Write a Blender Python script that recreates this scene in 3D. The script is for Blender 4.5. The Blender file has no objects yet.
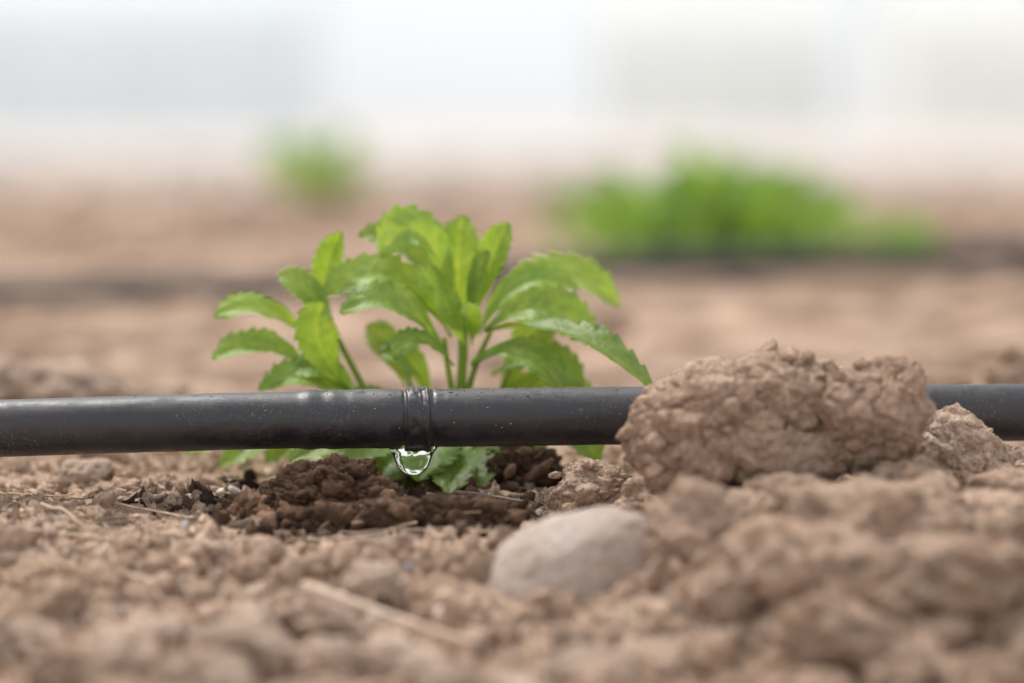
import bpy, bmesh, math, random
import numpy as np
from mathutils import Vector
random.seed(4); rng=np.random.default_rng(11)
MM=0.001
scene=bpy.context.scene
scene.view_settings.view_transform='Standard'
scene.view_settings.look='None'
scene.view_settings.exposure=0

# ---------------------------------------------------------------- noise
def _hash(ix,iy,iz,s):
    h=(ix*374761393+iy*668265263+iz*2147483647+s*1274126177)&0xffffffff
    h=((h^(h>>13))*1274126177)&0xffffffff
    h=((h^(h>>16))*2246822519)&0xffffffff
    return (h^(h>>15))&0xffffffff
def noise3(x,y,z,s=0):
    x=np.asarray(x,float);y=np.asarray(y,float)+0*x;z=np.asarray(z,float)+0*x
    xi=np.floor(x).astype(np.int64);yi=np.floor(y).astype(np.int64);zi=np.floor(z).astype(np.int64)
    xf=x-xi;yf=y-yi;zf=z-zi
    f=lambda t:t*t*t*(t*(t*6-15)+10)
    u,v,w=f(xf),f(yf),f(zf)
    def g(dx,dy,dz):
        h=_hash(xi+dx,yi+dy,zi+dz,s)
        gx=((h&1023)/511.5-1);gy=(((h>>10)&1023)/511.5-1);gz=(((h>>20)&1023)/511.5-1)
        return gx*(xf-dx)+gy*(yf-dy)+gz*(zf-dz)
    l=lambda a,b,t:a+(b-a)*t
    return l(l(l(g(0,0,0),g(1,0,0),u),l(g(0,1,0),g(1,1,0),u),v),
             l(l(g(0,0,1),g(1,0,1),u),l(g(0,1,1),g(1,1,1),u),v),w)*1.2
def fbm(x,y,z,o=4,s=0,gain=.5):
    r=0;a=1
    for i in range(o):
        r=r+a*noise3(x*2.03**i,y*2.03**i,z*2.03**i,s+i*17);a*=gain
    return r

# ---------------------------------------------------------------- mesh helpers
def make_mesh(name,verts,faces,mat=None,col=None,smooth=True):
    verts=np.asarray(verts,np.float32);faces=np.asarray(faces,np.int32)
    me=bpy.data.meshes.new(name)
    me.vertices.add(len(verts));me.vertices.foreach_set('co',verts.ravel())
    k=faces.shape[1]
    me.loops.add(faces.size);me.loops.foreach_set('vertex_index',faces.ravel())
    me.polygons.add(len(faces))
    me.polygons.foreach_set('loop_start',np.arange(0,faces.size,k,dtype=np.int32))
    me.polygons.foreach_set('loop_total',np.full(len(faces),k,np.int32))
    me.update(calc_edges=True)
    me.polygons.foreach_set('use_smooth',np.full(len(faces),smooth,bool))
    if col is not None:
        a=me.color_attributes.new('Tint','FLOAT_COLOR','POINT')
        c=np.ones((len(verts),4),np.float32);c[:,:3]=col
        a.data.foreach_set('color',c.ravel())
    ob=bpy.data.objects.new(name,me)
    scene.collection.objects.link(ob)
    if mat: me.materials.append(mat)
    return ob
def grid_faces(nu,nv,wrap=False):
    i=np.arange(nu-1)[:,None];m=nv if wrap else nv-1
    j=np.arange(m)[None,:];j2=(j+1)%nv
    a=i*nv+j;b=i*nv+j2;c=(i+1)*nv+j2;d=(i+1)*nv+j
    return np.stack([a,b,c,d],-1).reshape(-1,4)
_ico={}
def ico(n):
    if n not in _ico:
        bm=bmesh.new();bmesh.ops.create_icosphere(bm,subdivisions=n,radius=1)
        bm.verts.ensure_lookup_table()
        v=np.array([p.co[:] for p in bm.verts]);f=np.array([[q.index for q in p.verts] for p in bm.faces])
        bm.free();_ico[n]=(v,f)
    return _ico[n]
def join(parts):
    V=[];F=[];C=[];o=0
    for v,f,c in parts:
        V.append(v);F.append(f+o);C.append(np.broadcast_to(c,(len(v),3)));o+=len(v)
    return np.concatenate(V),np.concatenate(F),np.concatenate(C)

# ---------------------------------------------------------------- materials
def nt(name):
    m=bpy.data.materials.new(name);m.use_nodes=True
    n=m.node_tree.nodes;l=m.node_tree.links
    return m,n,l,n['Principled BSDF']
def N(n,t,**k):
    x=n.new(t)
    for a,b in k.items(): setattr(x,a,b)
    return x
def noise_node(n,l,co,scale,detail=6,rough=.6):
    x=n.new('ShaderNodeTexNoise');x.inputs['Scale'].default_value=scale
    x.inputs['Detail'].default_value=detail;x.inputs['Roughness'].default_value=rough
    l.new(co,x.inputs['Vector']);return x.outputs['Fac']
def ramp(n,l,f,stops):
    r=n.new('ShaderNodeValToRGB');e=r.color_ramp.elements
    while len(e)<len(stops): e.new(.5)
    for i,(p,c) in enumerate(stops):
        e[i].position=p;e[i].color=(*c,1) if len(c)==3 else c
    l.new(f,r.inputs['Fac']);return r.outputs['Color']
def mix(n,l,mode,fac,a,b):
    m=n.new('ShaderNodeMix');m.data_type='RGBA';m.blend_type=mode
    for s,v in ((m.inputs[0],fac),(m.inputs[6],a),(m.inputs[7],b)):
        if isinstance(v,(int,float)): s.default_value=v
        elif isinstance(v,tuple): s.default_value=(*v,1)
        else: l.new(v,s)
    return m.outputs[2]
def soil_mat(name,bump=1.0):
    m,n,l,p=nt(name)
    co=N(n,'ShaderNodeNewGeometry').outputs['Position']
    at=N(n,'ShaderNodeVertexColor',layer_name='Tint').outputs['Color']
    a=noise_node(n,l,co,60,5,.6);b=noise_node(n,l,co,420,6,.7);c=noise_node(n,l,co,1700,4,.7)
    ca=ramp(n,l,a,[(.3,(.82,.76,.71)),(.55,(1,1,1)),(.75,(1.12,1.13,1.14))])
    cb=ramp(n,l,b,[(.30,(.62,.53,.46)),(.5,(1,.98,.96)),(.70,(1.24,1.25,1.26))])
    cc=ramp(n,l,c,[(.32,(.60,.54,.49)),(.5,(1,1,1)),(.68,(1.34,1.35,1.37))])  # both finer ramps darken bump hollows: cavity shade painted into the colour
    x=mix(n,l,'MULTIPLY',1.0,at,ca);x=mix(n,l,'MULTIPLY',.9,x,cb);x=mix(n,l,'MULTIPLY',.85,x,cc)
    l.new(x,p.inputs['Base Color']);p.inputs['Roughness'].default_value=.95
    p.inputs['Specular IOR Level'].default_value=.12
    b1=N(n,'ShaderNodeBump');b1.inputs['Strength'].default_value=1;b1.inputs['Distance'].default_value=.0016*bump
    l.new(b,b1.inputs['Height'])
    b2=N(n,'ShaderNodeBump');b2.inputs['Strength'].default_value=1;b2.inputs['Distance'].default_value=.0010*bump
    l.new(c,b2.inputs['Height']);l.new(b1.outputs[0],b2.inputs['Normal']);l.new(b2.outputs[0],p.inputs['Normal'])
    return m
M_soil=soil_mat('dry_soil')
M_crumb=soil_mat('soil_crumb',.7)
TAN=np.array([.79,.60,.47]);BROWN=np.array([.36,.245,.175]);DARK=np.array([.08,.052,.037])

# ---------------------------------------------------------------- terrain height
def gauss(x,y,cx,cy,sx,sy): return np.exp(-(((x-cx)/sx)**2+((y-cy)/sy)**2))
def sstep(x,a,b): t=np.clip((x-a)/(b-a),0,1);return t*t*(3-2*t)
def height(x,y,fine=True):
    X=x*1000;Y=y*1000
    r=np.sqrt(X**2+Y**2)
    h=3.0*fbm(X/38,Y/38,0,3,5)+2.4*np.abs(fbm(X/11,Y/11,3.3,2,9))
    if fine:
        fade=np.clip((700-r)/300,0,1)
        h=h+fade*(1.7*fbm(X/4.5,Y/4.5,1.2,3,21)+.6*fbm(X/1.7,Y/1.7,7.2,2,31))
    h=h-24*sstep(-Y,35,190)
    h=h+5*gauss(X,Y,85,-40,50,26)+18*gauss(X,Y,90,-116,55,38)
    h=h-3*gauss(X,Y,-30,20,40,30)-4.5*gauss(X,Y,-40,-45,46,22)
    h=h+17*gauss(X,Y,-165,190,45,30)+15*gauss(X,Y,185,200,50,30)
    far=np.clip((r-300)/900,0,1)
    h=h+far*(12*fbm(X/260,Y/170,9,3,41)+7*fbm(X/70,Y/70,4,2,44))*(1-.6*np.exp(-((Y-985-.35*X)/220)**2))
    h=h+far*14*np.exp(-((Y-1750)/330)**2)
    h=h+np.clip((r-3000)/9000,0,1)*60*fbm(X/3000,Y/3000,2,3,50)
    return h/1000
def wetness(x,y):
    X=x*1000;Y=y*1000
    w=1.1*gauss(X,Y,-52,-20,30,26)+gauss(X,Y,-22,-40,26,16)+.8*gauss(X,Y,2,32,20,12)+.6*gauss(X,Y,-20,35,40,25)
    return np.clip(w*1.05+.7*fbm(X/9,Y/9,5,3,61)*(w>.1),0,1)
def soil_color(x,y):
    X=x*1000;Y=y*1000
    k=np.clip(.5+1.0*fbm(X/40,Y/40,8,3,71),0,1)[:,None]
    c=TAN*k+(TAN*np.array([.80,.75,.71]))*(1-k)
    b=np.clip(gauss(X,Y,85,-80,70,75)*1.0,0,.8)[:,None]
    c=c*(1-b)+np.array([.63,.46,.345])*b
    s=np.exp(-((Y-2300)/900)**2)[:,None]*.65
    c=c*(1-s)+np.array([.38,.275,.22])*s
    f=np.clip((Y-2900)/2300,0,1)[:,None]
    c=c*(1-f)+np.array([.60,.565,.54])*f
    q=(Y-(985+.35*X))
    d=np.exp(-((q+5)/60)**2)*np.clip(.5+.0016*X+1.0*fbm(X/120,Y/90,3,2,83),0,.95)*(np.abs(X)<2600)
    d=d[:,None];c=c*(1-d)+np.array([.10,.07,.065])*d  # damp soil under the back line, plus weed shade painted in towards the right
    w=wetness(x,y)[:,None]
    c=c*(1-w)+DARK*w
    return c

def graded(lo,hi,step,far,n):
    core=np.arange(lo,hi+step/2,step)
    t=np.linspace(0,1,n+1)[1:]
    g=lambda L:(step*n)*t+ (L-step*n)*t**5
    return np.concatenate([(lo-g(far))[::-1],core,hi+g(far)])
xs=graded(-.19,.19,.00065,400,120)
ys=graded(-.24,.13,.00065,400,160)
XX,YY=np.meshgrid(xs,ys,indexing='ij')
x=XX.ravel();y=YY.ravel()
z=height(x,y)
far=np.sqrt(x*x+y*y)
z=np.where((far>60),z*0-.0,z)
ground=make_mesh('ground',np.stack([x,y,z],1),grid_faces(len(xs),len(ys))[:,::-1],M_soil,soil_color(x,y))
if ground.data.polygons[0].normal.z<0: ground.data.flip_normals()

# ---------------------------------------------------------------- clods
def clod(c,r,seed,sub=6,rough=1.0,col=BROWN,rot=0):
    v,f=ico(sub);v=v.copy()
    n=v.copy();o=seed*7.31
    s=max(r)
    d=.32*fbm(v[:,0]*1.1+o,v[:,1]*1.1,v[:,2]*1.1,2,seed)
    rid=np.abs(fbm(v[:,0]*1.7+o,v[:,1]*1.7,v[:,2]*1.7,3,seed+3))
    d=d-.55*rough*np.clip(.15-rid,0,1)+.04
    q=v*np.array(r)
    m1=fbm(q[:,0]/6+o,q[:,1]/6,q[:,2]/6,4,seed+5,.6)
    d=d+rough*(1.7/s)*m1
    r2=np.abs(fbm(q[:,0]/3.2+o,q[:,1]/3.2,q[:,2]/3.2,3,seed+6,.7))
    d=d-rough*(.8/s)*np.clip(.22-r2,0,1)
    if sub>=6: d=d+rough*(.38/s)*fbm(q[:,0]/.9+o,q[:,1]/.9,q[:,2]/.9,3,seed+8,.75)
    v=v*(1+d)[:,None]*np.array(r)
    a=rot;R=np.array([[math.cos(a),0,math.sin(a)],[0,1,0],[-math.sin(a),0,math.cos(a)]])
    v=v@R.T+np.array(c)
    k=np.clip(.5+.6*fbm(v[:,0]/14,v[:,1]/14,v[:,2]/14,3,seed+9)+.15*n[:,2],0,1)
    k=k*(1-.5*np.clip(.12-rid,0,1)/.12)  # shading put into the tint: creases darkened, tops lightened
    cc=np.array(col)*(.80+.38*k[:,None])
    return v*MM,f,cc
CL=np.array([.67,.495,.38]);CP=np.array([.78,.61,.49])
def lumps(c,r,seed,n,col,smax=3,rough=1.2):
    g=np.random.default_rng(seed+500);P=[]
    for i in range(n):
        d=g.normal(size=3);d/=np.linalg.norm(d);d[1]=-abs(d[1]) if g.random()<.6 else d[1];d[2]=d[2]*.9+.15
        s=.45+(smax-.45)*g.random()**2.4
        p=np.array(c)+d*np.array(r)*g.uniform(.82,1.0)
        P.append(clod(p,(s*g.uniform(.8,1.5),s*g.uniform(.7,1.2),s*g.uniform(.6,1.1)),int(g.integers(1e4)),3 if s<1.6 else 4,rough*.8,col*g.uniform(.8,1.2),g.uniform(-.8,.8)))
    return P
def obj(name,parts,mat): 
    V,F,C=join(parts);return make_mesh(name,V,F,mat,C)
def bigclod(specs,n,smax=3.2):
    P=[]
    for i,(c,r,seed,sub,rough,col,rot) in enumerate(specs):
        P.append(clod(c,r,seed,sub,rough,col,rot))
        P+=lumps(c,r,seed,int(n*(r[0]*r[2])/400)+6,np.array(col),smax)
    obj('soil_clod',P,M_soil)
bigclod([((55,-45,24.5),(22,20,15.5),1,7,1.1,CL,.15),((70,-43,32.5),(18,15,12),31,7,1.1,CL*1.05,0),((47,-54,17),(14,11,10),32,6,1,CL,0),((39,-46,21),(9,8,8),33,6,1,CL,0),((64,-56,19),(13,9,9),36,6,1,CL,0),((74,-52,16),(12,10,9),38,6,1,CL*.9,0)],85,3.6)
bigclod([((93.5,-48,28),(16.5,14,14),2,7,1.0,CL*.97,-.25)],70,2.5)
bigclod([((120,-20,14),(16,13,12.5),3,6,1.3,CP,.25),((135,-19,9),(10,9,8),35,6,1.2,CP,0)],90,2.2)
bigclod([((22,-16,4),(12,9,7.5),4,6,1.2,CL,0)],90,2)
bigclod([((101,-62,8),(13,10,9.5),5,6,1,CL*.86,0)],60)
bigclod([((72,-72,4),(18,13,11),6,6,1.1,CL*.9,0)],50)
bigclod([((52,-96,-1),(21,15,15),7,6,1.2,CL*.95,.3)],50)
bigclod([((88,-114,4),(19,14,14),8,6,1.2,CL,.1)],50)
DK=np.array([.125,.078,.052])
def crumby(specs,seed,n,col):
    P=[];g=np.random.default_rng(seed)
    for c,r in specs:
        P.append(clod(c,tuple(a*.88 for a in r),seed+int(c[0]),6,1.9,col))
        for i in range(n):
            d=g.normal(size=3);d/=np.linalg.norm(d);d[2]=abs(d[2])*1.1-.3
            s=.4+2.6*g.random()**2.2
            p=np.array(c)+d*np.array(r)*g.uniform(.68,1.03)
            P.append(clod(p,(s*g.uniform(.8,1.8),s*g.uniform(.7,1.2),s*g.uniform(.45,1.0)),int(g.integers(1e4)),3,1.3,col*g.uniform(.6,2.6),g.uniform(-.9,.9)))
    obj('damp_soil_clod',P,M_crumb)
crumby([((-46,-24,6),(12,11,9.5)),((-57,-26,3),(13,11,9)),((-70,-26,0),(9,8,5)),((-39,-29,2),(9,9,8)),((-50,-37,-2),(12,8,7)),((-62,-38,-3),(9,7,5))],11,95,DK)
crumby([((-31,-44,1),(13,8,5.5)),((-17,-45,1),(14,8,6.5)),((-5,-42,0),(9,7,5))],12,70,DK*.8)
crumby([((3,30,5),(12,9,8.5))],13,80,DK*1.1)

parts=[]
g=np.random.default_rng(77)
def addclod(px,py,s,sub,col,zo=.2,flat=.75):
    hz=float(height(np.array([px/1000]),np.array([py/1000]))[0])*1000
    c=(px,py,hz+s*zo);r=(s*g.uniform(.9,1.5),s*g.uniform(.8,1.2),s*flat*g.uniform(.75,1.25))
    cc=col*g.uniform(.82,1.15)
    parts.append(clod(c,r,int(g.integers(1e4)),sub,1.1,cc,g.uniform(-.5,.5)))
    if s>5: parts.extend(lumps(c,r,int(g.integers(1e4)),12,cc,s*.35))
for i in range(85):
    px=g.normal(92,34);py=g.uniform(-180,-50)
    if px<50 and -150<py<-60: continue
    addclod(px,py,g.uniform(3,10)*(1.1 if py<-110 else 1),5,CL,.4,.85)
for i in range(130):
    px=g.uniform(-170,45);py=-30-160*g.random()**.7
    if abs(px-14)<37 and -155<py<-55: continue
    if -105<px<15 and py>-72: continue
    addclod(px,py,(1.2+4.0*g.random()**1.7)*(.85+1.0*sstep(-py,85,150)),5,CP if g.random()<.6 else CL,.3,.85)
for i in range(45):
    px=g.uniform(-190,190);py=g.uniform(20,240)
    if -95<px<50 and py<110: continue
    addclod(px,py,g.uniform(2.5,9),4,CP if g.random()<.6 else CL,.2)
for (a,b,s) in ((-34,-108,7.5),(-46,-124,7),(-60,-150,9),(-25,-155,7),(50,-72,7),(44,-56,5),(52,-38,7),(36,-28,5),(130,-60,9),(118,-90,11),(62,-130,12),(100,-140,13),(50,-136,8),(128,-40,8),(20,-176,8),
                (-90,-150,8),(-110,-135,6),(75,-160,12),
                (-150,165,16),(-175,170,12),(-128,175,9),(175,185,14),(200,190,12),(150,190,8),(143,-8,7),(140,-32,6)):
    addclod(a,b,s,5,CL if a>0 else CP,.4,.85)
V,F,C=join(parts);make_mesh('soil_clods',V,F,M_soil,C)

parts=[]
for i in range(1500):
    py=240+ (g.random()**1.6)*7000
    px=g.uniform(-1,1)*(200+py*.28)
    s=g.uniform(6,20)*(1+py/5000)
    if abs(py-985-.35*px)<130: s*=.4
    hz=float(height(np.array([px/1000]),np.array([py/1000]),False)[0])*1000
    v,f=ico(2)
    vv=v*(1+.25*noise3(v[:,0]*1.5+i,v[:,1]*1.5,v[:,2]*1.5)[:,None])*np.array([s*g.uniform(.8,1.5),s,s*.6])+np.array([px,py,hz])
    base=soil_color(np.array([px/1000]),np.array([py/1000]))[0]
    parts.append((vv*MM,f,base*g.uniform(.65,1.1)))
V,F,C=join(parts);make_mesh('field_clods',V,F,M_soil,C)

# ---------------------------------------------------------------- crumbs and gravel
def scatter(name,n,xr,yr,smin,smax,pal,sub,mat,power=2.5,rough=.35,freq=1.4,wetonly=False):
    tem=[]
    for t in range(14):
        v,f=ico(sub);w=v*(1+rough*fbm(v[:,0]*freq+t*9,v[:,1]*freq,v[:,2]*freq,2,t,.7))[:,None]
        tem.append(w)
    px=rng.uniform(*xr,n);py=rng.uniform(*yr,n)
    if wetonly: keep=rng.random(n)<wetness(px/1000,py/1000)
    else: keep=rng.random(n)<np.clip(.6+1.6*fbm(px/16,py/16,1,2,201),.08,1)
    px=px[keep];py=py[keep];n=len(px)
    hz=height(px/1000,py/1000)*1000
    w=wetness(px/1000,py/1000);base=soil_color(px/1000,py/1000)
    P=[]
    for i in range(n):
        s=smin+(smax-smin)*rng.random()**power
        q=rng.normal(size=4);q/=np.linalg.norm(q);a,b,c,d=q
        R=np.array([[1-2*(c*c+d*d),2*(b*c-a*d),2*(b*d+a*c)],[2*(b*c+a*d),1-2*(b*b+d*d),2*(c*d-a*b)],[2*(b*d-a*c),2*(c*d+a*b),1-2*(b*b+c*c)]])
        v=tem[rng.integers(14)]*np.array([s*rng.uniform(.9,1.7),s,s*rng.uniform(.5,.9)])@R.T
        v=v+np.array([px[i],py[i],hz[i]+s*rng.uniform(-.1,.45)])
        if pal is None: col=base[i]*rng.uniform(.6,1.2)
        else: col=np.array(pal[rng.integers(len(pal))])*rng.uniform(.8,1.2)*(1-.5*w[i])
        P.append((v*MM,f,col))
    V,F,C=join(P);return make_mesh(name,V,F,mat,C)
scatter('soil_crumbs',20000,(-180,180),(-140,110),.25,2.6,None,2,M_crumb,4.0,.9,1.9)
scatter('soil_crumbs',3500,(-180,180),(-210,-60),.8,4.2,None,2,M_crumb,2.5,.8,1.7)
scatter('damp_crumbs',5000,(-110,35),(-75,60),.3,2.8,[(.10,.065,.045),(.16,.1,.07),(.07,.045,.03),(.22,.15,.11)],2,M_crumb,3.0,.9,1.9,True)
m,n,l,p=nt('pebble')
co=N(n,'ShaderNodeNewGeometry').outputs['Position']
at=N(n,'ShaderNodeVertexColor',layer_name='Tint').outputs['Color']
x_=mix(n,l,'MULTIPLY',.8,at,ramp(n,l,noise_node(n,l,co,700,5,.7),[(.3,(.6,.58,.56)),(.6,(1.15,1.13,1.1))]))
l.new(x_,p.inputs['Base Color']);p.inputs['Roughness'].default_value=.7
M_peb=m
scatter('gravel',1300,(-180,180),(-150,110),.35,2.0,[(.33,.32,.32),(.42,.39,.37),(.66,.55,.46),(.20,.17,.16),(.45,.28,.18),(.3,.22,.17),(.66,.55,.46)],2,M_peb,2.4,.5)

# smooth stone
v,f=ico(6)
d=.13*fbm(v[:,0]*.9+3,v[:,1]*.9,v[:,2]*.9,2,91)+.03*fbm(v[:,0]*4,v[:,1]*4,v[:,2]*4,3,92)
sv=np.sign(v)*np.abs(v)**.92
w=sv*(1+d)[:,None]*np.array([25,18,15.5])
a=-.42;R=np.array([[math.cos(a),0,math.sin(a)],[0,1,0],[-math.sin(a),0,math.cos(a)]])
w=w@R.T+np.array([14,-95,-7.5])
m,n,l,p=nt('stone_surface')
co=N(n,'ShaderNodeNewGeometry').outputs['Position']
c1=ramp(n,l,noise_node(n,l,co,70,6,.65),[(.3,(.44,.33,.27)),(.5,(.52,.42,.36)),(.7,(.57,.49,.44))])
c2=ramp(n,l,noise_node(n,l,co,600,5,.7),[(.35,(.72,.69,.66)),(.6,(1.1,1.1,1.1))])
l.new(mix(n,l,'MULTIPLY',1.0,c1,c2),p.inputs['Base Color']);p.inputs['Roughness'].default_value=.85
b1=N(n,'ShaderNodeBump');b1.inputs['Distance'].default_value=.0015;l.new(noise_node(n,l,co,350,6,.7),b1.inputs['Height']);l.new(b1.outputs[0],p.inputs['Normal'])
make_mesh('stone',w*MM,f,m)

# ---------------------------------------------------------------- tubes
def frames(P):
    T=np.gradient(P,axis=0);T/=np.linalg.norm(T,axis=1)[:,None]
    up=np.array([0,0,1.0]);
    B=np.cross(T,up);nb=np.linalg.norm(B,axis=1)
    B=np.where(nb[:,None]<1e-3,np.array([1.0,0,0]),B/np.maximum(nb,1e-6)[:,None])
    return T,B,np.cross(B,T)
def tube(P,rad,nseg=16):
    P=np.asarray(P,float);T,B,U=frames(P)
    a=np.linspace(0,2*math.pi,nseg,endpoint=False)
    rad=np.asarray(rad)
    if rad.ndim==1: rad=np.repeat(rad[:,None],nseg,1)
    v=P[:,None,:]+rad[:,:,None]*(np.cos(a)[None,:,None]*B[:,None,:]+np.sin(a)[None,:,None]*U[:,None,:])
    return v.reshape(-1,3),grid_faces(len(P),nseg,True)[:,::-1]

# ---------------------------------------------------------------- drip pipe
def pipe_mat(name,dirt=.5):
    m,n,l,p=nt(name)
    co=N(n,'ShaderNodeNewGeometry').outputs['Position']
    speck=noise_node(n,l,co,1300,5,.7);patch=noise_node(n,l,co,34,4,.6)
    sp=ramp(n,l,speck,[(.57,(0,0,0)),(.66,(1,1,1))]);pa=ramp(n,l,patch,[(.46,(0,0,0)),(.70,(1,1,1))])
    film=ramp(n,l,noise_node(n,l,co,130,9,.78),[(.42,(.02,.02,.02)),(.75,(.42,.42,.42))])
    f=mix(n,l,'MULTIPLY',1.0,sp,pa);f=mix(n,l,'ADD',.6*dirt,f,film)
    c=mix(n,l,'MIX',f,(.010,.0108,.016),(.24,.205,.19))
    l.new(c,p.inputs['Base Color'])
    mp=N(n,'ShaderNodeMapping');mp.inputs['Scale'].default_value=(30,900,900);l.new(co,mp.inputs[0])
    st=noise_node(n,l,mp.outputs[0],1,3,.6)
    r=N(n,'ShaderNodeMapRange');r.inputs[3].default_value=.28;r.inputs[4].default_value=.44;l.new(st,r.inputs[0])
    ra=N(n,'ShaderNodeMath',operation='ADD');l.new(r.outputs[0],ra.inputs[0]);l.new(film,ra.inputs[1])
    l.new(ra.outputs[0],p.inputs['Roughness'])
    p.inputs['Specular IOR Level'].default_value=.72
    b=N(n,'ShaderNodeBump');b.inputs['Distance'].default_value=.00012;l.new(film,b.inputs['Height'])
    b2=N(n,'ShaderNodeBump');b2.inputs['Distance'].default_value=.00004;l.new(st,b2.inputs['Height']);l.new(b.outputs[0],b2.inputs['Normal'])
    l.new(b2.outputs[0],p.inputs['Normal'])
    return m
M_pipe=pipe_mat('black_polyethylene')
px=np.concatenate([np.linspace(-1500,-170,120,endpoint=False),np.arange(-170,-62,.8),np.arange(-62,-14,.16),np.arange(-14,170,.8),np.linspace(171,1500,120)])
cy=px*.095+1.2*np.sin(px/90)
cz=23.2-.0022*np.abs(px-20)**1.0
cz=cz-1.5*np.clip((-px-58)/90,0,1.5)**1.3
cz=np.where(np.abs(px)>170,cz-12*np.clip((np.abs(px)-170)/350,0,1)**1.5,cz)
def bump(x,c,w): return np.exp(-((x-c)/w)**2)
r=7.85+.34*sstep(px,-60,-56)-.12*sstep(px,-45,-40)
r=r+.16*bump(px,-56.5,1.8)-.16*bump(px,-52.5,1.5)+.10*bump(px,-49.5,1.5)-.08*bump(px,-46,1.2)
r=r+.2*bump(px,-36,5)
r=r-.35*bump(px,-30.2,.45)+.50*sstep(px,-29.7,-29.2)*(1-sstep(px,-23.6,-23.0))-.22*bump(px,-25.2,.35)+.32*bump(px,-23.9,.5)-.2*bump(px,-22.2,.5)
r=r+.05*sstep(px,-20,-18)
ns=96;an=np.linspace(0,2*math.pi,ns,endpoint=False)
RR=np.repeat(r[:,None],ns,1)
A,PX=np.meshgrid(an,px)
RR=RR+.10*fbm(PX/14,np.cos(A)*1.5,np.sin(A)*1.5,3,101)
loc=bump(px,-34,20)[:,None]
RR=RR+.10*loc*fbm(PX/6,np.cos(A)*2.0,np.sin(A)*2.0,2,111)
colr=(bump(px,-26,5))[:,None]
RR=RR+.35*colr*fbm(PX/1.8,np.cos(A)*3.5,np.sin(A)*3.5,2,121)
v,f=tube(np.stack([px,cy,cz],1),RR,ns)
pipe=make_mesh('drip_irrigation_pipe',v*MM,f,M_pipe)
P=[]
for i in range(520):
    X=rng.choice([rng.normal(-12,14),rng.uniform(-140,140),rng.normal(-30,9)])
    k=np.argmin(np.abs(px-X));a=rng.uniform(-.3,math.pi+.3) if rng.random()<.6 else math.pi*.5+rng.normal(0,.35)
    s=.05+.2*rng.random()**2.2;rr=r[k]+s*.2
    v0,f0=ico(2);vv=v0*np.array([s*rng.uniform(.8,2.2),s,s*rng.uniform(.6,1)])*(1+.4*noise3(v0[:,0]*2+i,v0[:,1]*2,v0[:,2]*2)[:,None])
    P.append(((vv+np.array([px[k],cy[k]-rr*math.cos(a),cz[k]+rr*math.sin(a)]))*MM,f0,np.array([.44,.37,.31])*rng.uniform(.4,1.3)))
V,F,C=join(P);gr=make_mesh('grit',V,F,M_crumb,C);gr.parent=pipe

# water drop
pr=np.array([(0,0),(1.0,.05),(2.0,.25),(2.9,.7),(3.7,1.4),(4.3,2.3),(4.75,3.3),(5.15,4.4),(5.5,5.4),(5.9,6.3),(6.5,7.1),(7.0,7.8),(7.0,8.8),(5.6,9.6),(2.8,9.9),(0,10)])
t=np.linspace(0,len(pr)-1,90)
pr=np.stack([np.interp(t,range(len(pr)),pr[:,0]),np.interp(t,range(len(pr)),pr[:,1])],1)
for _ in range(10): pr[1:-1]=(pr[:-2]+2*pr[1:-1]+pr[2:])/4
ns=64;an=np.linspace(0,2*math.pi,ns,endpoint=False)
v=np.stack([pr[:,None,0]*np.cos(an),.72*pr[:,None,0]*np.sin(an),np.repeat(pr[:,None,1],ns,1)],-1).reshape(-1,3)
v=v+np.array([-27.6,-2.8,7.2])
m,n,l,p=nt('water')
p.inputs['Base Color'].default_value=(1,1,1,1);p.inputs['Transmission Weight'].default_value=1;p.inputs['IOR'].default_value=1.333;p.inputs['Roughness'].default_value=0
drop=make_mesh('water_drop',v*MM,grid_faces(len(pr),ns,True),m)
bm=bmesh.new();bm.from_mesh(drop.data);bmesh.ops.remove_doubles(bm,verts=bm.verts,dist=1e-7);bmesh.ops.recalc_face_normals(bm,faces=bm.faces);bm.to_mesh(drop.data);bm.free()

# second drip line further back, partly bedded in the soil
px2=np.linspace(-2600,2600,400)
cy2=985+.35*px2+12*np.sin(px2/400)
cz2=np.array(height(px2/1000,cy2/1000,False))*1000
ker=np.ones(25)/25;cz2=np.convolve(np.pad(cz2,12,mode='edge'),ker,'valid')+6+11*sstep(px2,-100,80)
v,f=tube(np.stack([px2,cy2,cz2],1),np.full(400,8.5),24)
make_mesh('drip_irrigation_pipe',v*MM,f,M_pipe)

# ---------------------------------------------------------------- straw
m,n,l,p=nt('dry_straw')
co=N(n,'ShaderNodeNewGeometry').outputs['Position']
at=N(n,'ShaderNodeVertexColor',layer_name='Tint').outputs['Color']
l.new(mix(n,l,'MULTIPLY',.8,at,ramp(n,l,noise_node(n,l,co,400,4,.6),[(.3,(.6,.55,.5)),(.7,(1.15,1.15,1.15))])),p.inputs['Base Color']);p.inputs['Roughness'].default_value=.7
P=[]
def straw(x0,y0,x1,y1,r,col,lift=1.2,bow=2):
    t=np.linspace(0,1,22);X=x0+(x1-x0)*t;Y=y0+(y1-y0)*t+bow*np.sin(t*math.pi)
    h=height(X/1000,Y/1000)*1000;h=np.convolve(np.pad(h,4,mode='edge'),np.ones(9)/9,'valid')
    lin=np.polyval(np.polyfit(t,h,1),t);h=np.maximum(h,lin)
    v,f=tube(np.stack([X,Y,h+lift+r],1),r*(1-.6*t),8);P.append((v*MM,f,np.array(col)))
ST=(.66,.51,.36)
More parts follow.
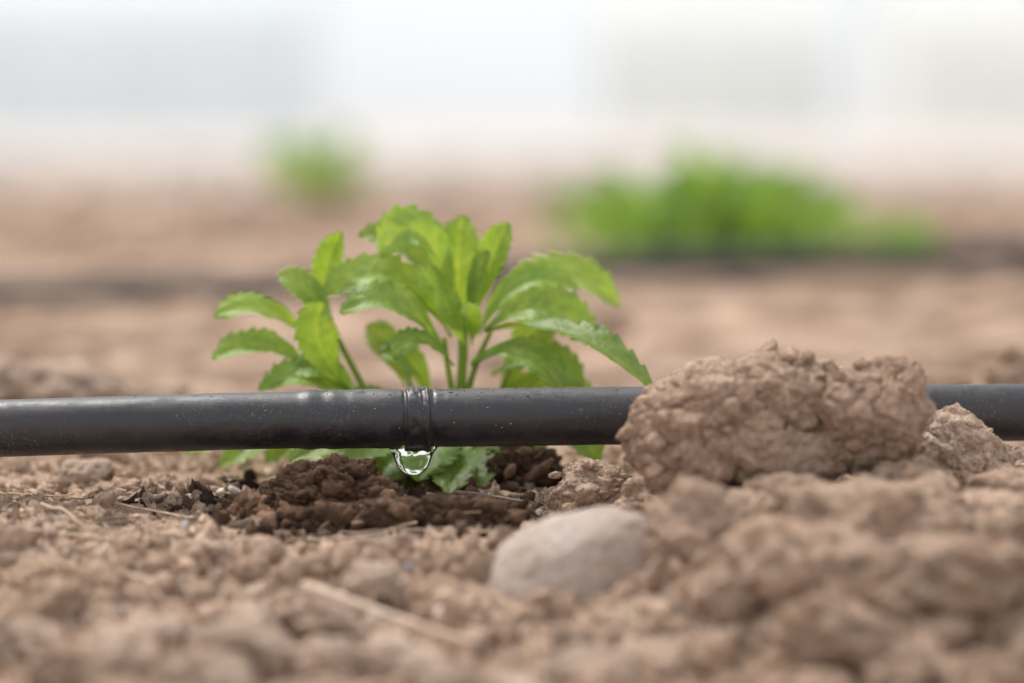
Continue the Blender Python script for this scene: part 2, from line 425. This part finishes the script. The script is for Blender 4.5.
for a in [(-112,-20,-82,-42,.5,ST),(-140,-6,-116,-12,.35,ST),(-50,-115,-8,-150,1.6,(.66,.51,.40),4.5),(-118,22,-104,-2,.3,(.5,.33,.2)),
          (-50,-66,-15,-60,.6,(.42,.32,.25),2),(-130,-60,-95,-75,.6,ST),(-16,-12,4,-30,.7,(.2,.14,.1),3),(-10,20,18,10,.4,(.35,.25,.15)),(-42,-50,-8,-53,.5,(.3,.2,.13),4),(120,-12,150,-4,.4,ST),(-100,-95,-60,-120,.8,ST),
          (-125,-40,-110,-62,.5,ST,2),(-90,-70,-58,-76,.45,ST,2),(-20,-60,2,-68,.4,ST,2)]: straw(*a)
for i in range(170):
    X=rng.uniform(-170,170);Y=rng.uniform(-160,110);a=rng.uniform(0,6.3);L=rng.uniform(4,24)
    straw(X,Y,X+L*math.cos(a),Y+L*math.sin(a),rng.uniform(.12,.42),np.array(ST)*rng.uniform(.3,1.2),rng.uniform(.4,2.2),rng.uniform(-2,2))
V,F,C=join(P);make_mesh('straw_litter',V,F,m,C)

# ---------------------------------------------------------------- stevia plant
def leaf_mat(name,c0,c1,tr_=.38):
    m,n,l,p=nt(name)
    at=N(n,'ShaderNodeVertexColor',layer_name='Tint').outputs['Color']
    co=N(n,'ShaderNodeNewGeometry').outputs['Position']
    cc=ramp(n,l,noise_node(n,l,co,140,5,.6),[(.3,c0),(.7,c1)])
    cc=mix(n,l,'MULTIPLY',1.0,cc,at)
    l.new(cc,p.inputs['Base Color']);p.inputs['Roughness'].default_value=.42;p.inputs['Specular IOR Level'].default_value=.5
    b=N(n,'ShaderNodeBump');b.inputs['Distance'].default_value=.0004;l.new(noise_node(n,l,co,600,4,.6),b.inputs['Height']);l.new(b.outputs[0],p.inputs['Normal'])
    tr=N(n,'ShaderNodeBsdfTranslucent')
    l.new(mix(n,l,'MULTIPLY',1.0,cc,(1.6,1.4,.5)),tr.inputs['Color'])
    ms=N(n,'ShaderNodeMixShader');ms.inputs[0].default_value=tr_
    l.new(p.outputs[0],ms.inputs[1]);l.new(tr.outputs[0],ms.inputs[2])
    l.new(ms.outputs[0],n['Material Output'].inputs[0])
    return m
M_leaf=leaf_mat('stevia_leaf',(.165,.30,.045),(.30,.45,.095),.42)
def leaf(b,c,tp,w,nrm,seed=0,tint=1.0,nu=120,nv=13,teeth=7):
    b,c,tp=map(lambda q:np.array(q,float),(b,c,tp))
    t=np.linspace(0,1,nu)[:,None]
    P=(1-t)**2*b+2*t*(1-t)*c+t*t*tp
    T=np.gradient(P,axis=0);T/=np.linalg.norm(T,axis=1)[:,None]
    nr=np.array(nrm,float);B=np.cross(T,nr);B/=np.linalg.norm(B,axis=1)[:,None];U=np.cross(B,T)
    tt=t[:,0]
    prof=tt**1.25*(1-tt)**.72;prof/=prof.max();prof=np.maximum(prof,.09*(1-tt)**.3*(tt<.99))
    s=np.linspace(-1,1,nv)[None,:]
    ph=tt*teeth*1.5;saw=1-((ph)%1)
    tooth=np.clip((tt-.33)/.12,0,1)*np.clip((1-tt)/.06,0,1)*.24*(saw-.6)
    hw=(w*1.08/2)*(prof[:,None]+tooth[:,None]*np.clip((np.abs(s)-.6)/.4,0,1)**1.5)
    rg=np.random.default_rng(seed)
    veins=.35*np.abs(np.sin((tt[:,None]*7-np.abs(s)*1.6)*math.pi))*(np.abs(s)>.1)*(1-np.abs(s))*2
    up=(.30*np.abs(s)**1.3*hw)+(.05*w)*(veins*1.0)-(.04*w)*np.exp(-(s/.12)**2)
    up=up+w*.12*fbm(tt[:,None]*4+seed,s*1.3,0*s+seed,2,int(rg.integers(999)))*np.abs(s)
    v=P[:,None,:]+(s*hw)[:,:,None]*B[:,None,:]+up[:,:,None]*U[:,None,:]
    mid=np.exp(-(s/.1)**2)*.4+ (1-np.abs(np.sin((tt[:,None]*7-np.abs(s)*1.6)*math.pi)))**4*.28
    col=np.array([tint,tint,tint])[None,None,:]*(1+mid[:,:,None]*np.array([1.0,.6,.9]))
    return v.reshape(-1,3)*MM,grid_faces(nu,nv),col.reshape(-1,3)
UPR=(0,-1,.25)
LV=[((-16,50,50),(-27,46,88),(-38,38,66),14,(.25,-.8,.55),1.08),
((-18,58,50),(-32,62,76),(-46,60,71),9,(.2,-.7,.6),.9),
((-14,54,48),(-18,52,64),(-14,52,78),12,UPR,1.0),
((-12,50,48),(-7,46,64),(-1,44,76),10,(-.5,-1,.2),1.05),
((-13,47,46),(-10,42,60),(-7,42,68),7,(-.8,-.8,.1),.9),
((-9,56,44),(10,75,72),(33,82,49),16,(-.05,-.6,.8),1.12),
((-8,45,44),(18,22,53),(41,13,28),13,(.1,-.3,1),.72),
((-8,48,44),(10,42,60),(24,44,40),14,(0,-.8,.7),.95),
((-10,55,42),(2,60,66),(20,62,55),11,(0,-.6,.8),1.0),
((-12,42,34),(4,30,46),(14,20,29),12,(.1,-.6,.85),.85),
((-18,48,42),(-34,44,72),(-57,50,53),14,(0,-.65,.8),1.05),
((-19,42,36),(-32,28,62),(-50,33,50),13,(0,-.6,.85),.9),
((-17,40,34),(-28,28,50),(-34,26,37),8,(0,-.7,.7),.85),
((-62,55,42),(-74,50,56),(-88,48,48),10,(0,-.6,.8),1.1),
((-60,50,32),(-72,42,46),(-88,42,36),11,(0,-.6,.8),1.0),
((-56,55,48),(-58,56,62),(-50,50,73),8,UPR,1.0),
((-48,45,26),(-62,36,44),(-54,36,53),12,UPR,.95),
((-52,50,40),(-60,52,60),(-70,55,60),9,(0,-.7,.7),.95),
((-14,45,40),(-19,38,52),(-21,37,58),8,(.4,-1,.2),1.15),
((-12,44,40),(-10,36,52),(-15,34,50),6,UPR,1.2),
((-13,46,44),(-24,40,58),(-27,42,64),8,(.2,-1,.3),1.0),
((-6,55,30),(10,55,42),(21,52,27),11,(0,-.7,.7),.9),
((-8,60,22),(12,58,32),(24,54,22),11,(0,-.8,.6),.85),
((-45,50,20),(-60,38,38),(-74,38,27),11,(0,-.6,.8),.95),
((-44,52,22),(-54,42,38),(-66,42,32),10,(0,-.7,.7),.9),
((-50,52,16),(-66,44,20),(-86,42,4),13,(0,-.6,.8),.95),
((-54,56,14),(-74,60,20),(-98,58,6),12,(0,-.6,.8),.95),
((-50,52,12),(-60,50,18),(-74,56,4),12,(0,-.7,.7),.9),
((-28,50,14),(-42,30,20),(-64,22,8),15,(0,-.6,.8),.9),
((-22,52,12),(-34,28,18),(-48,16,8),14,(0,-.7,.7),.9),
((-18,50,10),(-22,26,18),(-27,16,3),15,(0,-.9,.5),.8),
((-14,50,10),(0,34,20),(7,26,5),14,(0,-.8,.6),.8),
((-16,50,6),(-12,30,12),(-10,20,-1),14,(0,-.8,.6),.75),
((-20,50,6),(-16,26,10),(-18,10,0),12,(0,-.8,.6),.7),
((-30,52,6),(-36,36,10),(-40,30,-1),12,(0,-.8,.6),.75),
((6,58,18),(18,44,24),(25,38,5),12,(0,-.8,.6),.9),
((-32,62,26),(-36,66,40),(-44,70,44),9,UPR,.85),
((-24,60,22),(-30,56,40),(-40,56,36),10,(0,-.7,.7),.8),
((-4,62,20),(4,70,45),(14,72,46),11,UPR,.9),
]
gl=np.random.default_rng(5)
for i in range(40):
    bx=gl.uniform(-52,2);by=gl.uniform(48,70);a=gl.uniform(0,6.28);L=gl.uniform(12,24);bz=gl.uniform(3,16)
    LV.append(((bx,by,bz),(bx+L*.5*math.cos(a),by+L*.4*math.sin(a),bz+L*.4),(bx+L*math.cos(a),by+L*.5*math.sin(a),bz+gl.uniform(-3,L*.35)),gl.uniform(7,11),(0,-.7,.7),gl.uniform(.6,.9)))
P=[leaf(*q[:5],seed=i,tint=q[5]) for i,q in enumerate(LV)]
V,F,C=join(P)
plant=bpy.data.objects.new('stevia_plant',None);scene.collection.objects.link(plant)
lo=make_mesh('leaves',V,F,M_leaf,C);lo.parent=plant
def bez(a,b,c,n=30):
    t=np.linspace(0,1,n)[:,None];a,b,c=map(lambda q:np.array(q,float),(a,b,c));return (1-t)**2*a+2*t*(1-t)*b+t*t*c
P=[]
for a,b,c,r0,r1 in [((-17,54,-3),(-15,50,25),(-14,50,50),2.0,1.3),((-22,55,-3),(-38,52,12),(-54,52,46),1.5,.9),((-22,55,-3),(-48,50,8),(-62,54,42),1.4,.8),
    ((-20,55,-3),(-28,52,20),(-32,60,32),1.2,.7),((-16,56,-3),(-6,58,16),(2,60,40),1.5,.8),((-24,58,-3),(-32,58,10),(-48,50,24),1.3,.8),((-14,50,20),(-12,46,34),(-6,45,44),1.1,.7),((-16,50,18),(-19,46,32),(-20,44,42),1.1,.7)]:
    q=bez(a,b,c);v,f=tube(q,np.linspace(r0,r1,len(q)),12);P.append((v*MM,f,np.array([1.15,1.0,1.1])))
V,F,C=join(P);so=make_mesh('stems',V,F,M_leaf,C);so.parent=plant

# ---------------------------------------------------------------- background weeds
M_weed=leaf_mat('weed_leaf',(.17,.33,.06),(.26,.45,.10),.42)
def weed(name,cx,cy,w,h,n,seed):
    g=np.random.default_rng(seed);P=[]
    hz=float(height(np.array([cx/1000]),np.array([cy/1000]),False)[0])*1000
    for i in range(n):
        bx=cx+g.normal(0,w*.22);by=cy+g.normal(0,w*.15);a=g.uniform(0,6.28);L=h*g.uniform(.4,1.15)
        k=1-min(1,abs(bx-cx)/w)*.6
        tipz=hz+L*k*g.uniform(.5,1);
        P.append(leaf((bx,by,hz),(bx+.25*L*math.cos(a),by+.25*L*math.sin(a),hz+L*k),(bx+.6*L*math.cos(a),by+.6*L*math.sin(a),tipz),L*g.uniform(.10,.2),(.1,-.8,.5),i,g.uniform(.7,1.2),24,5,4))
    V,F,C=join(P);make_mesh(name,V,F,M_weed,C)
weed('weed_plant',88,1150,85,76,60,1)
weed('weed_plant',142,1180,95,86,62,2)
weed('weed_plant',192,1200,80,72,30,7)
weed('weed_plant',275,1200,75,50,34,3)
weed('weed_plant',-262,3050,110,90,50,4)

# ---------------------------------------------------------------- distant polytunnels
def poly(name,cx,cy,L,Wd,H,film,rib):
    root=bpy.data.objects.new(name,None);scene.collection.objects.link(root)
    m,n,l,p=nt(name+'_film');co=N(n,'ShaderNodeNewGeometry').outputs['Position']
    c=ramp(n,l,noise_node(n,l,co,.7,5,.6),[(.3,tuple(a*.88 for a in film)),(.7,film)])
    l.new(c,p.inputs['Base Color']);p.inputs['Roughness'].default_value=.6
    tr=N(n,'ShaderNodeBsdfTranslucent');l.new(c,tr.inputs['Color'])
    # clear patches of film let the bright sky behind show faintly
    tp=N(n,'ShaderNodeBsdfTransparent')
    ms=N(n,'ShaderNodeMixShader');ms.inputs[0].default_value=.4
    l.new(p.outputs[0],ms.inputs[1]);l.new(tr.outputs[0],ms.inputs[2])
    m3=N(n,'ShaderNodeMixShader');m3.inputs[0].default_value=.28
    l.new(ms.outputs[0],m3.inputs[1]);l.new(tp.outputs[0],m3.inputs[2]);l.new(m3.outputs[0],n['Material Output'].inputs[0])
    a=np.linspace(0,math.pi,25);k=np.linspace(-L/2,L/2,max(3,int(L/1.2)+1))
    prof=np.stack([-np.cos(a)*Wd/2,np.sin(a)*H],1)
    v=np.array([[cx+kk,cy+q[0],q[1]] for kk in k for q in prof])
    o=make_mesh('film',v,grid_faces(len(k),25),m);o.parent=root
    for e in (-L/2,L/2):
        vv=np.array([[cx+e,cy+q[0],q[1]] for q in prof]+[[cx+e,cy,0]]);ff=np.array([[i,i+1,25] for i in range(24)])
        o=make_mesh('end_wall',vv,ff,m);o.parent=root
    m2,n2,l2,p2=nt(name+'_hoop');p2.inputs['Base Color'].default_value=(*rib,1);p2.inputs['Metallic'].default_value=.4;p2.inputs['Roughness'].default_value=.5
    P=[]
    for kk in k:
        q=np.array([[cx+kk,cy+s[0]*1.01,s[1]*1.012] for s in prof]);vv,ff=tube(q,np.full(25,.05),8);P.append((vv,ff,np.array([1.,1,1])))
    V,F,C=join(P);o=make_mesh('hoops',V,F,m2,C);o.parent=root
poly('polytunnel',-13.2,58,18,6,3.4,(.84,.90,.94),(.65,.67,.69))
poly('polytunnel',4.6,66,5.0,6,3.4,(.88,.91,.89),(.65,.66,.65))
poly('polytunnel',13.0,60,10.0,6,3.2,(.90,.92,.90),(.65,.66,.65))

# ---------------------------------------------------------------- light
SE=math.radians(58);AZ=math.radians(-35)
wd=bpy.data.worlds.new("World");scene.world=wd;wd.use_nodes=True
n=wd.node_tree.nodes;l=wd.node_tree.links
sky=n.new('ShaderNodeTexSky');sky.sky_type='NISHITA';sky.sun_disc=False;sky.sun_elevation=SE;sky.sun_rotation=AZ;sky.dust_density=3;sky.air_density=1
hs=n.new('ShaderNodeHueSaturation');hs.inputs['Saturation'].default_value=.35
l.new(sky.outputs[0],hs.inputs['Color'])
tc=n.new('ShaderNodeTexCoord');nz=n.new('ShaderNodeTexNoise');nz.inputs['Scale'].default_value=2.5;l.new(tc.outputs['Generated'],nz.inputs['Vector'])
mr=n.new('ShaderNodeMapRange');mr.inputs[1].default_value=.3;mr.inputs[2].default_value=.7;mr.inputs[3].default_value=.6;mr.inputs[4].default_value=.9;l.new(nz.outputs[0],mr.inputs[0])
mx=n.new('ShaderNodeMix');mx.data_type='RGBA';l.new(mr.outputs[0],mx.inputs[0]);l.new(hs.outputs[0],mx.inputs[6]);mx.inputs[7].default_value=(7.2,7.35,7.6,1)
l.new(mx.outputs[2],n['Background'].inputs[0]);n['Background'].inputs[1].default_value=.15
sd=bpy.data.lights.new('sun','SUN');sd.energy=3.5;sd.angle=math.radians(12);sd.color=(1,.95,.89)
so=bpy.data.objects.new('sun',sd);scene.collection.objects.link(so)
d=Vector((math.sin(AZ)*math.cos(SE),math.cos(AZ)*math.cos(SE),math.sin(SE)))
so.rotation_euler=d.to_track_quat('Z','Y').to_euler()

# ---------------------------------------------------------------- camera
cd=bpy.data.cameras.new('camera');cam=bpy.data.objects.new('camera',cd);scene.collection.objects.link(cam)
cam.location=(0,-.79,.103);cam.rotation_euler=(math.radians(90-4.25),0,0)
cd.lens=100;cd.sensor_width=36;cd.clip_start=.01;cd.clip_end=2000
cd.dof.use_dof=True;cd.dof.focus_distance=.784;cd.dof.aperture_fstop=4.5
scene.camera=cam
